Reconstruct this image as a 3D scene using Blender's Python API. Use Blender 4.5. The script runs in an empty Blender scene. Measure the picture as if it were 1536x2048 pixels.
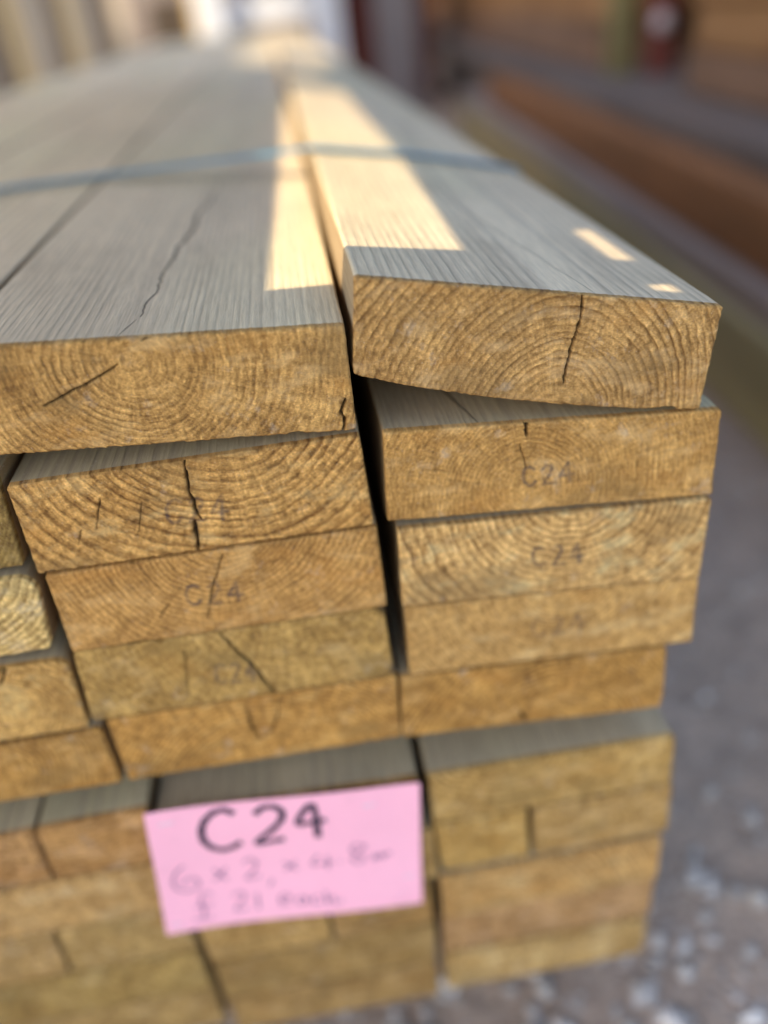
import bpy, math, random
import numpy as np
from mathutils import Matrix, Vector
S = bpy.context.scene
C = S.collection
R = math.radians
rng = np.random.default_rng(7)
random.seed(7)

# ---------------------------------------------------------------- camera
cam = bpy.data.cameras.new('camera'); co = bpy.data.objects.new('camera', cam); C.objects.link(co)
rot = ((0.986509, 0.1565, -0.048047), (-0.12411, 0.523556, -0.842903), (-0.106759, 0.837494, 0.535916))
co.matrix_world = Matrix.Translation((0, -0.30, 0.68)) @ Matrix(rot).to_4x4()
cam.sensor_fit = 'VERTICAL'; cam.sensor_height = 36; cam.sensor_width = 27; cam.lens = 28.413
cam.clip_start = 0.02; cam.clip_end = 500
cam.dof.use_dof = True; cam.dof.focus_distance = 0.325; cam.dof.aperture_fstop = 1.95
S.camera = co
# ---------------------------------------------------------------- light
SUN = Vector((-0.58, -0.40, 0.71)).normalized()          # direction to the sun
EL = math.asin(SUN.z); AZ = math.atan2(SUN.x, SUN.y)
w = bpy.data.worlds.new('World'); S.world = w; w.use_nodes = True
nt = w.node_tree; nt.nodes.clear()
sky = nt.nodes.new('ShaderNodeTexSky'); sky.sky_type = 'NISHITA'; sky.sun_disc = False
sky.sun_elevation = EL; sky.sun_rotation = AZ; sky.air_density = 1.0; sky.dust_density = 1.5
bg = nt.nodes.new('ShaderNodeBackground'); bg.inputs[1].default_value = 0.15
wo = nt.nodes.new('ShaderNodeOutputWorld')
nt.links.new(sky.outputs[0], bg.inputs[0]); nt.links.new(bg.outputs[0], wo.inputs[0])
sl = bpy.data.lights.new('sun', 'SUN'); sl.energy = 2.45; sl.angle = R(0.4); sl.color = (1.0, 0.84, 0.60)
so = bpy.data.objects.new('sun', sl); C.objects.link(so); so.location = (-5, 3, 8)
so.rotation_euler = SUN.to_track_quat('Z', 'Y').to_euler()
S.view_settings.view_transform = 'Standard'; S.view_settings.look = 'None'
S.view_settings.exposure = 1.58; S.view_settings.gamma = 1.0
S.view_settings.use_curve_mapping = False

BOARDS = {
 'R1': {'q': [(0.0171, 0.5936), (0.1637, 0.5607), (0.1581, 0.5155), (0.0116, 0.5551)], 'pith': (0.094, 0.5226), 'sp': 3.2, 'cracks': [([(0.1052, 0.5751), (0.1041, 0.5638), (0.1, 0.5508), (0.0975, 0.5374)], 1.0)], 'res': 0.4, 'tint': (184, 143, 92), 'y0': 0, 'bulge': 0.0042},
 'L1': {'q': [(-0.136, 0.5885), (0.0113, 0.5758), (0.0105, 0.5308), (-0.1365, 0.5438)], 'pith': (-0.0709, 0.574), 'sp': 3.0, 'cracks': [([(-0.0759, 0.5736), (-0.0861, 0.5687), (-0.0967, 0.5652), (-0.1078, 0.5614)], 0.8), ([(-0.0646, 0.5814), (-0.0566, 0.5835)], 0.8), ([(0.0072, 0.545), (0.0047, 0.5398), (0.0061, 0.5371), (0.0046, 0.5319)], 0.95)], 'res': 0.4, 'tint': (184, 142, 88), 'y0': 0, 'bulge': 0},
 'L2': {'q': [(-0.1341, 0.5294), (0.0113, 0.5284), (0.0122, 0.483), (-0.1358, 0.4852)], 'pith': (-0.045, 0.56), 'sp': 5.2, 'cracks': [([(-0.0613, 0.5328), (-0.0627, 0.5139), (-0.0622, 0.5051), (-0.0613, 0.4998)], 1.0), ([(-0.0644, 0.4994), (-0.0656, 0.4848)], 1.7), ([(-0.0998, 0.517), (-0.105, 0.503)], 0.6), ([(-0.0837, 0.5121), (-0.0881, 0.4987)], 0.5), ([(-0.1113, 0.5037), (-0.1138, 0.4982)], 0.5)], 'res': 0.4, 'tint': (190, 145, 88), 'y0': 0.0003, 'bulge': 0, 'stamp': ([(-0.0736, 0.5122), (-0.0471, 0.5098), (-0.0497, 0.4976), (-0.0766, 0.5001)], 0.45)},
 'L3': {'q': [(-0.1332, 0.4843), (0.0133, 0.4822), (0.0131, 0.4364), (-0.1348, 0.4398)], 'pith': (-0.0508, 0.4952), 'sp': 2.6, 'cracks': [([(-0.0562, 0.4803), (-0.0646, 0.4623), (-0.0698, 0.4472)], 0.7), ([(-0.0843, 0.4591), (-0.0905, 0.4524)], 0.6)], 'res': 0.5, 'tint': (186, 140, 84), 'y0': -0.0003, 'bulge': 0, 'stamp': ([(-0.0763, 0.4676), (-0.0502, 0.4651), (-0.0516, 0.4532), (-0.0782, 0.4558)], 0.75)},
 'L4': {'q': [(-0.1353, 0.4392), (0.0117, 0.436), (0.012, 0.3913), (-0.1392, 0.3943)], 'pith': (-0.0334, 0.4646), 'sp': 2.0, 'cracks': [([(-0.0668, 0.4364), (-0.0571, 0.4161), (-0.0479, 0.3926)], 1.2), ([(-0.0848, 0.4303), (-0.0903, 0.3991)], 0.6)], 'res': 0.6, 'tint': (170, 134, 80), 'y0': 0.0003, 'bulge': 0, 'stamp': ([(-0.0737, 0.4181), (-0.0537, 0.4163), (-0.0554, 0.4033), (-0.0755, 0.4052)], 0.6), 'wane': 3},
 'L5': {'q': [(-0.1327, 0.3938), (0.0132, 0.3909), (0.0113, 0.3466), (-0.1336, 0.349)], 'pith': (-0.0601, 0.3138), 'sp': 2.4, 'cracks': [([(-0.0632, 0.3892), (-0.0641, 0.3743), (-0.0618, 0.3633), (-0.0545, 0.3675), (-0.0495, 0.378), (-0.0468, 0.3889)], 0.8)], 'res': 0.7, 'tint': (188, 140, 78), 'y0': 0, 'bulge': 0},
 'R2': {'q': [(0.0207, 0.528), (0.1684, 0.514), (0.1689, 0.4703), (0.0181, 0.4835)], 'pith': (0.0806, 0.4904), 'sp': 2.2, 'cracks': [([(0.0781, 0.5278), (0.0814, 0.5212), (0.0818, 0.5159)], 1.3), ([(0.0787, 0.5121), (0.0812, 0.5005)], 0.6), ([(0.0359, 0.5078), (0.0476, 0.504)], 0.5)], 'res': 0.45, 'tint': (184, 140, 84), 'y0': 0, 'bulge': 0, 'stamp': ([(0.079, 0.5009), (0.1027, 0.5), (0.1033, 0.4896), (0.0795, 0.4906)], 0.55)},
 'R3': {'q': [(0.0221, 0.4787), (0.1692, 0.4685), (0.168, 0.4225), (0.0201, 0.4343)], 'pith': (0.1012, 0.484), 'sp': 4.2, 'cracks': [], 'res': 0.5, 'tint': (204, 162, 108), 'y0': 0, 'bulge': 0, 'stamp': ([(0.083, 0.4572), (0.1084, 0.4551), (0.1092, 0.4433), (0.0836, 0.4455)], 1.0)},
 'R4': {'q': [(0.0211, 0.4337), (0.1681, 0.4222), (0.1685, 0.3796), (0.0196, 0.3895)], 'pith': (0.0995, 0.4378), 'sp': 2.4, 'cracks': [], 'res': 0.6, 'tint': (188, 146, 92), 'y0': 0.0003, 'bulge': 0, 'stamp': ([(0.0826, 0.4132), (0.1095, 0.412), (0.1109, 0.4), (0.0832, 0.4013)], 0.4)},
 'R5': {'q': [(0.0145, 0.3891), (0.1552, 0.3792), (0.156, 0.3347), (0.0117, 0.3463)], 'pith': (0.0925, 0.3161), 'sp': 2.6, 'cracks': [([(0.076, 0.3499), (0.0792, 0.3433)], 1)], 'res': 0.7, 'tint': (180, 134, 74), 'y0': -0.0002, 'bulge': 0},
 'R6': {'q': [(0.0222, 0.3113), (0.1658, 0.309), (0.1668, 0.2685), (0.023, 0.27)], 'pith': (0.0644, 0.3312), 'sp': 2.6, 'cracks': [], 'res': 0.9, 'tint': (182, 140, 72), 'y0': 0, 'bulge': 0},
 'R7a': {'q': [(0.0231, 0.2675), (0.0791, 0.2673), (0.08, 0.2225), (0.025, 0.223)], 'pith': (0.0276, 0.1915), 'sp': 2.6, 'cracks': [], 'res': 0.9, 'tint': (186, 142, 70), 'y0': 0, 'bulge': 0},
 'R7b': {'q': [(0.0825, 0.2665), (0.168, 0.2665), (0.1685, 0.2215), (0.0835, 0.2215)], 'pith': (0.1216, 0.3088), 'sp': 2.8, 'cracks': [], 'res': 0.9, 'tint': (180, 138, 74), 'y0': 0.0003, 'bulge': 0},
 'R8': {'q': [(0.0225, 0.2165), (0.165, 0.2175), (0.165, 0.174), (0.0225, 0.1742)], 'pith': (0.0456, 0.1574), 'sp': 3.4, 'cracks': [], 'res': 0.9, 'tint': (196, 148, 82), 'y0': -0.001, 'bulge': 0},
 'R9': {'q': [(0.0215, 0.1718), (0.1645, 0.1718), (0.164, 0.13), (0.02, 0.1305)], 'pith': (0.0545, 0.2155), 'sp': 3.4, 'cracks': [], 'res': 0.9, 'tint': (180, 134, 80), 'y0': 0.0015, 'bulge': 0},
 'R10': {'q': [(0.02, 0.1278), (0.162, 0.1275), (0.161, 0.0845), (0.0185, 0.0845)], 'pith': (0.0937, -0.0336), 'sp': 3.4, 'cracks': [], 'res': 0.9, 'tint': (186, 146, 84), 'y0': 0, 'bulge': 0},
 'L6': {'q': [(-0.1285, 0.318), (0.017, 0.3115), (0.0165, 0.2675), (-0.129, 0.2725)], 'pith': (-0.0565, 0.2678), 'sp': 2.8, 'cracks': [], 'res': 0.9, 'tint': (178, 134, 70), 'y0': 0, 'bulge': 0},
 'L7': {'q': [(-0.129, 0.265), (0.0222, 0.266), (0.0225, 0.2175), (-0.129, 0.218)], 'pith': (-0.0565, 0.2678), 'sp': 2.8, 'cracks': [], 'res': 0.9, 'tint': (180, 138, 74), 'y0': 0, 'bulge': 0},
 'L8a': {'q': [(-0.1295, 0.2155), (-0.05, 0.2155), (-0.0505, 0.17), (-0.13, 0.1705)], 'pith': (-0.0934, 0.229), 'sp': 2.8, 'cracks': [], 'res': 0.9, 'tint': (176, 134, 70), 'y0': 0, 'bulge': 0},
 'L8b': {'q': [(-0.048, 0.2155), (0.017, 0.215), (0.016, 0.17), (-0.0485, 0.17)], 'pith': (-0.0934, 0.229), 'sp': 2.8, 'cracks': [], 'res': 0.9, 'tint': (172, 128, 66), 'y0': 0.0003, 'bulge': 0},
 'L9': {'q': [(-0.1295, 0.168), (0.016, 0.1682), (0.0145, 0.125), (-0.13, 0.125)], 'pith': (-0.0345, 0.2107), 'sp': 2.8, 'cracks': [], 'res': 0.9, 'tint': (160, 122, 62), 'y0': 0, 'bulge': 0},
 'L10': {'q': [(-0.13, 0.123), (0.014, 0.123), (0.0135, 0.081), (-0.13, 0.081)], 'pith': (-0.0689, -0.0525), 'sp': 2.8, 'cracks': [], 'res': 0.9, 'tint': (166, 126, 66), 'y0': 0, 'bulge': 0},
 'LLa': {'q': [(-0.2835, 0.5345), (-0.1362, 0.5345), (-0.1405, 0.4895), (-0.285, 0.489)], 'pith': (-0.1935, 0.5343), 'sp': 2.4, 'cracks': [], 'res': 0.7, 'tint': (138, 112, 66), 'y0': 0.002, 'bulge': 0},
 'LLb': {'q': [(-0.285, 0.4855), (-0.137, 0.4852), (-0.143, 0.4437), (-0.286, 0.4437)], 'pith': (-0.1706, 0.4922), 'sp': 3.6, 'cracks': [], 'res': 0.6, 'tint': (216, 184, 128), 'y0': 0, 'bulge': 0, 'wane': 4},
 'LLc': {'q': [(-0.285, 0.439), (-0.1385, 0.436), (-0.1415, 0.3912), (-0.285, 0.393)], 'pith': (-0.1753, 0.4099), 'sp': 2.5, 'cracks': [([(-0.1699, 0.435), (-0.1663, 0.4374), (-0.1721, 0.4275)], 1.0)], 'res': 0.6, 'tint': (192, 150, 92), 'y0': 0, 'bulge': 0, 'wane': 2},
 'LLd': {'q': [(-0.285, 0.3897), (-0.137, 0.3882), (-0.137, 0.3485), (-0.285, 0.3495)], 'pith': (-0.1963, 0.3681), 'sp': 2.8, 'cracks': [], 'res': 0.7, 'tint': (178, 134, 76), 'y0': 0, 'bulge': 0},
 'LL6a': {'q': [(-0.28, 0.321), (-0.1925, 0.323), (-0.196, 0.279), (-0.28, 0.279)], 'pith': (-0.1873, 0.3864), 'sp': 2.8, 'cracks': [], 'res': 0.9, 'tint': (176, 128, 70), 'y0': 0, 'bulge': 0},
 'LL6b': {'q': [(-0.191, 0.323), (-0.131, 0.3243), (-0.133, 0.279), (-0.1945, 0.279)], 'pith': (-0.1873, 0.3864), 'sp': 2.8, 'cracks': [], 'res': 0.9, 'tint': (182, 132, 70), 'y0': 0.0003, 'bulge': 0},
 'LL7': {'q': [(-0.28, 0.2775), (-0.133, 0.2775), (-0.134, 0.233), (-0.28, 0.233)], 'pith': (-0.1908, 0.2061), 'sp': 2.8, 'cracks': [], 'res': 0.9, 'tint': (190, 146, 84), 'y0': 0, 'bulge': 0},
 'LL8a': {'q': [(-0.28, 0.2315), (-0.212, 0.2315), (-0.215, 0.187), (-0.28, 0.187)], 'pith': (-0.1873, 0.3864), 'sp': 2.8, 'cracks': [], 'res': 0.9, 'tint': (180, 140, 80), 'y0': 0, 'bulge': 0},
 'LL8b': {'q': [(-0.21, 0.2315), (-0.134, 0.2315), (-0.1345, 0.187), (-0.213, 0.187)], 'pith': (-0.2136, 0.313), 'sp': 2.8, 'cracks': [], 'res': 0.9, 'tint': (176, 138, 76), 'y0': 0.0003, 'bulge': 0},
 'LL9': {'q': [(-0.28, 0.1855), (-0.1345, 0.1855), (-0.135, 0.141), (-0.28, 0.141)], 'pith': (-0.3342, -0.0239), 'sp': 2.8, 'cracks': [], 'res': 0.9, 'tint': (164, 128, 64), 'y0': 0, 'bulge': 0},
 'LL10': {'q': [(-0.28, 0.1395), (-0.135, 0.1395), (-0.1355, 0.095), (-0.28, 0.095)], 'pith': (-0.3342, -0.0239), 'sp': 2.8, 'cracks': [], 'res': 0.9, 'tint': (166, 128, 68), 'y0': 0, 'bulge': 0},
}
CARD = [(-0.1312, 0.327), (0.0174, 0.3146), (0.0095, 0.2027), (-0.1458, 0.2184)]
BOLD = [[(-0.0855, 0.3142), (-0.0892, 0.3183), (-0.0952, 0.3183), (-0.1013, 0.3133), (-0.1051, 0.3059), (-0.1062, 0.2964), (-0.1033, 0.2888), (-0.0979, 0.2847), (-0.0914, 0.2859), (-0.0865, 0.2891)], [(-0.0747, 0.3112), (-0.0701, 0.3154), (-0.064, 0.3154), (-0.0602, 0.3111), (-0.0608, 0.3046), (-0.0666, 0.2969), (-0.078, 0.2859), (-0.0625, 0.286)], [(-0.0437, 0.2825), (-0.0426, 0.312), (-0.0531, 0.2981), (-0.0371, 0.2976)]]
THIN = [[(-0.1217, 0.2772), (-0.127, 0.273), (-0.131, 0.2649), (-0.1304, 0.2574), (-0.1249, 0.2535), (-0.1181, 0.2563), (-0.1177, 0.2622), (-0.1215, 0.2647), (-0.1272, 0.261)], [(-0.107, 0.2684), (-0.1012, 0.2567)], [(-0.0995, 0.2675), (-0.1084, 0.2578)], [(-0.0895, 0.2693), (-0.0854, 0.2726), (-0.0822, 0.2682), (-0.0847, 0.261), (-0.0905, 0.2548), (-0.0816, 0.2546)], [(-0.0758, 0.2502), (-0.0786, 0.2444)], [(-0.0668, 0.2645), (-0.0602, 0.2553)], [(-0.0596, 0.2637), (-0.0674, 0.2564)], [(-0.0462, 0.2664), (-0.0511, 0.258), (-0.0385, 0.2576)], [(-0.0414, 0.2637), (-0.0425, 0.2517)], [(-0.0351, 0.2571), (-0.0346, 0.2559)], [(-0.0181, 0.2675), (-0.0237, 0.2704), (-0.0269, 0.2674), (-0.0256, 0.2623), (-0.0214, 0.259), (-0.0214, 0.2539), (-0.0259, 0.2533), (-0.0275, 0.2576), (-0.024, 0.2619), (-0.0181, 0.2675)], [(-0.016, 0.2531), (-0.0143, 0.258), (-0.0131, 0.2534), (-0.0103, 0.2579), (-0.0094, 0.2531), (-0.0067, 0.2577), (-0.0047, 0.2552)], [(-0.1122, 0.2463), (-0.1172, 0.2483), (-0.1202, 0.2422), (-0.12, 0.2336), (-0.1221, 0.2264), (-0.1277, 0.2264), (-0.1165, 0.2253)], [(-0.1245, 0.2379), (-0.1143, 0.2367)], [(-0.1015, 0.2413), (-0.0964, 0.2434), (-0.0947, 0.238), (-0.1022, 0.228), (-0.0947, 0.2271)], [(-0.0873, 0.2392), (-0.0887, 0.2247)], [(-0.0746, 0.229), (-0.0689, 0.2301), (-0.0703, 0.2345), (-0.0745, 0.2324), (-0.0746, 0.2261), (-0.0691, 0.225)], [(-0.0595, 0.2289), (-0.064, 0.2292), (-0.0646, 0.2236), (-0.0605, 0.2246), (-0.0592, 0.2294), (-0.059, 0.2224)], [(-0.0512, 0.2281), (-0.0552, 0.227), (-0.055, 0.2218), (-0.0504, 0.2221)], [(-0.0472, 0.232), (-0.0478, 0.2195), (-0.0461, 0.2242), (-0.043, 0.2244), (-0.0428, 0.2191), (-0.0378, 0.2205)]]
STAPLES = [(-0.122, 0.3166), (-0.0121, 0.3038), (-0.1381, 0.2262), (0.0042, 0.2326)]

# ---------------------------------------------------------------- numpy noise
TAB = rng.random((32, 32, 32))
def vnoise(x, y, z):
    xi = np.floor(x).astype(int); yi = np.floor(y).astype(int); zi = np.floor(z).astype(int)
    fx = x - xi; fy = y - yi; fz = z - zi
    fx = fx*fx*(3-2*fx); fy = fy*fy*(3-2*fy); fz = fz*fz*(3-2*fz)
    g = lambda a, b, c: TAB[(xi+a) & 31, (yi+b) & 31, (zi+c) & 31]
    l = lambda p, q, t: p + (q-p)*t
    return l(l(l(g(0,0,0), g(1,0,0), fx), l(g(0,1,0), g(1,1,0), fx), fy),
             l(l(g(0,0,1), g(1,0,1), fx), l(g(0,1,1), g(1,1,1), fx), fy), fz) * 2 - 1
def fbm(x, y, z, o=4):
    s = 0; a = 1; t = 0
    for i in range(o):
        s = s + a*vnoise(x*2**i + 7.3*i, y*2**i + 3.1*i, z*2**i); t += a; a *= .55
    return s/t
def sstep(a, b, x):
    t = np.clip((x-a)/(b-a), 0, 1); return t*t*(3-2*t)
def seg_dist(px, pz, line):
    """distance of points to a polyline, and the run along it from 0 to 1"""
    best = np.full(px.shape, 1e9); run = np.zeros(px.shape); n = len(line)-1
    for i in range(n):
        ax, az = line[i]; bx, bz = line[i+1]
        vx, vz = bx-ax, bz-az; L2 = vx*vx+vz*vz+1e-12
        t = np.clip(((px-ax)*vx+(pz-az)*vz)/L2, 0, 1)
        d = np.hypot(px-ax-t*vx, pz-az-t*vz)
        m = d < best; best = np.where(m, d, best); run = np.where(m, (i+t)/n, run)
    return best, run
def rings(x, y, z, pith, sp, seed):
    px, pz = pith
    dx = x-px + .0015*np.sin(y*2.1+seed) ; dz = z-pz + .0015*np.sin(y*1.7+seed*2)
    r = np.hypot(dx, dz)
    r0 = r
    r = r + .0045*vnoise(x*17+seed, y*.9, z*17) + .0022*vnoise(x*36+seed, y*1.3, z*36) + .0007*vnoise(x*110+seed, y*4, z*110) + .00045*vnoise(x*380, y*9+seed, z*380)
    k = sp*.001
    t = r/k + .9*vnoise(r*60+seed*3.3, 0*r, 0*r+seed)
    f = t - np.floor(t)
    amp = .55 + .45*TAB[(np.floor(t).astype(int)+int(seed*5)) & 31, 3, int(seed) & 31]
    late = np.clip(f/.80, 0, 1)**2.0*(1-sstep(.80, 1.0, f))
    return late*amp*(.25+.75*sstep(.003, .028, r0))

# ---------------------------------------------------------------- helpers
def s2l(c):
    return tuple(((v/255)/12.92 if v <= 10 else ((v/255+.055)/1.055)**2.4) for v in c)
def tag(o, label=None, cat=None, group=None, kind=None):
    if label: o['label'] = label
    if cat: o['category'] = cat
    if group: o['group'] = group
    if kind: o['kind'] = kind
    return o
def mesh_obj(name, V, F, mats, parent=None, loc=(0, 0, 0), smooth=False, mi=None, attrs=None):
    me = bpy.data.meshes.new(name)
    V = np.asarray(V, dtype=np.float64) - np.asarray(loc)
    me.from_pydata(V.tolist() if len(V) < 5000 else V, [], F)
    for m in (mats if isinstance(mats, (list, tuple)) else [mats]): me.materials.append(m)
    if mi is not None: me.polygons.foreach_set('material_index', np.asarray(mi, dtype=np.int32))
    if smooth: me.polygons.foreach_set('use_smooth', np.ones(len(me.polygons), dtype=bool))
    for k, a in (attrs or {}).items():
        at = me.attributes.new(k, 'FLOAT', 'POINT'); at.data.foreach_set('value', np.asarray(a, dtype=np.float32))
    me.update()
    o = bpy.data.objects.new(name, me); C.objects.link(o); o.location = loc
    if parent: o.parent = parent
    return o
def empty(name, loc, label=None, cat=None, group=None):
    o = bpy.data.objects.new(name, None); C.objects.link(o); o.location = loc; o.empty_display_size = .1
    return tag(o, label, cat, group)
def boxvf(x0, x1, y0, y1, z0, z1, V=None, F=None):
    V = [] if V is None else V; F = [] if F is None else F; n = len(V)
    V += [(x0,y0,z0),(x1,y0,z0),(x1,y1,z0),(x0,y1,z0),(x0,y0,z1),(x1,y0,z1),(x1,y1,z1),(x0,y1,z1)]
    F += [tuple(n+i for i in f) for f in ((0,3,2,1),(4,5,6,7),(0,1,5,4),(1,2,6,5),(2,3,7,6),(3,0,4,7))]
    return V, F
def bevel(o, w, seg=2):
    m = o.modifiers.new('bevel', 'BEVEL'); m.width = w; m.segments = seg; return o
def box(name, x0, x1, y0, y1, z0, z1, mat, parent=None, bev=.004, rz=0, loc=None, tilt=(0, 0)):
    cx, cy = (x0+x1)/2, (y0+y1)/2
    V, F = boxvf(x0-cx, x1-cx, y0-cy, y1-cy, 0, z1-z0)
    o = mesh_obj(name, V, F, mat, parent); o.location = (cx, cy, z0)
    if parent: o.location = Vector((cx, cy, z0)) - parent.location
    o.rotation_euler = (tilt[0], tilt[1], rz)
    if bev: bevel(o, bev)
    return o
class N:
    """small node builder"""
    def __init__(s, name, rough=.8, spec=.3):
        s.m = bpy.data.materials.new(name); s.m.use_nodes = True; s.t = s.m.node_tree
        s.b = s.t.nodes['Principled BSDF']; s.b.inputs['Roughness'].default_value = rough
        s.b.inputs['Specular IOR Level'].default_value = spec
    def n(s, typ, **kw):
        o = s.t.nodes.new('ShaderNode'+typ)
        for k, v in kw.items(): setattr(o, k, v)
        return o
    def l(s, a, b): s.t.links.new(a, b)
    def val(s, sock, v):
        if isinstance(v, (int, float)): sock.default_value = v
        elif isinstance(v, tuple): sock.default_value = v if len(v) == 4 else (*v, 1)
        else: s.l(v, sock)
    def math(s, op, a, b=0, clamp=False):
        o = s.n('Math', operation=op); o.use_clamp = clamp; s.val(o.inputs[0], a); s.val(o.inputs[1], b); return o.outputs[0]
    def mix(s, f, a, b, mode='MIX'):
        o = s.n('MixRGB', blend_type=mode); s.val(o.inputs[0], f); s.val(o.inputs[1], a); s.val(o.inputs[2], b); return o.outputs[0]
    def coords(s, scale=(1, 1, 1), off=(0, 0, 0)):
        tc = s.n('TexCoord'); mp = s.n('Mapping'); s.l(tc.outputs['Object'], mp.inputs[0])
        mp.inputs['Scale'].default_value = scale; mp.inputs['Location'].default_value = off; return mp.outputs[0]
    def noise(s, vec, scale, detail=4, rough=.6):
        o = s.n('TexNoise'); s.l(vec, o.inputs['Vector']); o.inputs['Scale'].default_value = scale
        o.inputs['Detail'].default_value = detail; o.inputs['Roughness'].default_value = rough; return o.outputs[0]
    def ramp(s, f, a, b, ca=0., cb=1.):
        o = s.n('MapRange'); s.val(o.inputs[0], f); o.inputs[1].default_value = a; o.inputs[2].default_value = b
        o.inputs[3].default_value = ca; o.inputs[4].default_value = cb; return o.outputs[0]
    def attr(s, name):
        return s.n('Attribute', attribute_name=name).outputs['Fac']
    def bump(s, h, dist, strength=1.0, prev=None):
        o = s.n('Bump'); o.inputs['Distance'].default_value = dist; o.inputs['Strength'].default_value = strength
        s.l(h, o.inputs['Height'])
        if prev is not None: s.l(prev, o.inputs['Normal'])
        return o.outputs[0]
    def out(s, col=None, nor=None, rough=None):
        if col is not None: s.val(s.b.inputs['Base Color'], col)
        if nor is not None: s.l(nor, s.b.inputs['Normal'])
        if rough is not None: s.val(s.b.inputs['Roughness'], rough)
        return s.m
def mul(c, k): return tuple(v*k for v in c)

# ---------------------------------------------------------------- materials
END_GAIN = (1.25, 1.38, 1.36)
def end_grain(name, tint, seed, cut=1.0):
    m = N(name, .82, .25)
    c = s2l(tint); c = tuple(a*b*.92 for a, b in zip(c, END_GAIN))
    ring, crack, ink, stain = m.attr('ring'), m.attr('crack'), m.attr('ink'), m.attr('stain')
    v = m.coords(off=(seed*1.7, seed*.3, seed*2.3))
    early = m.mix(m.ramp(m.noise(v, 34, 3), .35, .68), (c[0]*1.12, c[1]*1.10, c[2]*1.02), (c[0]*.80, c[1]*.74, c[2]*.62))
    latec = (c[0]*.30, c[1]*.22, c[2]*.14)
    col = m.mix(m.math('MULTIPLY', ring, 1.0*cut, True), early, latec)
    vg = m.coords(scale=(1.0, .2, 1.6), off=(seed, seed, 0))
    g1 = m.noise(vg, 900, 3, .7)                                   # torn fibres
    col = m.mix(1.0, col, m.mix(m.ramp(g1, .32, .70), (.66, .62, .58), (1.26, 1.25, 1.24)), 'MULTIPLY')
    col = m.mix(1.0, col, m.mix(m.ramp(m.attr('grain'), -.75, .75), (.52, .46, .40), (1.42, 1.42, 1.40)), 'MULTIPLY')
    vs = m.coords(scale=(1.0, .2, .16), off=(0, seed, seed))      # saw strokes
    g2 = m.noise(vs, 420, 3, .65)
    col = m.mix(.55, col, m.mix(m.ramp(g2, .35, .68), (.72, .68, .62), (1.22, 1.22, 1.24)), 'MULTIPLY')
    col = m.mix(m.math('MULTIPLY', m.ramp(m.noise(v, 1500, 2), .64, .74), .45), col, (.62, .50, .36))
    vp = m.coords(scale=(1, .2, 2.2), off=(seed*2.1, 0, seed*5))
    col = m.mix(m.math('MULTIPLY', m.ramp(m.noise(vp, 38, 5, .65), .52, .66), .38), col, (min(c[0]*1.5, .8), min(c[1]*1.55, .7), min(c[2]*1.9, .5)))
    col = m.mix(m.math('MULTIPLY', m.ramp(m.noise(vp, 21, 3, .6), .55, .68), .30), col, (c[0]*.85, c[1]*.62, c[2]*.35))
    col = m.mix(m.math('MULTIPLY', stain, .55, True), col, (c[0]*.42, c[1]*.40, c[2]*.38))
    col = m.mix(m.math('MULTIPLY', m.ramp(m.noise(v, 75, 5, .7), .60, .72), .30), col, (.60, .52, .40))
    col = m.mix(m.math('MULTIPLY', m.math('MULTIPLY', ink, m.ramp(m.noise(v, 600, 2), .3, .6, .65, 1.0)), .85, True), col, (.045, .036, .045))
    col = m.mix(m.math('MULTIPLY', crack, .92, True), col, (.022, .014, .008))
    b1 = m.bump(g1, .00035, 1.0); b2 = m.bump(g2, .0005, .8, b1)
    return m.out(col, b2)
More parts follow.
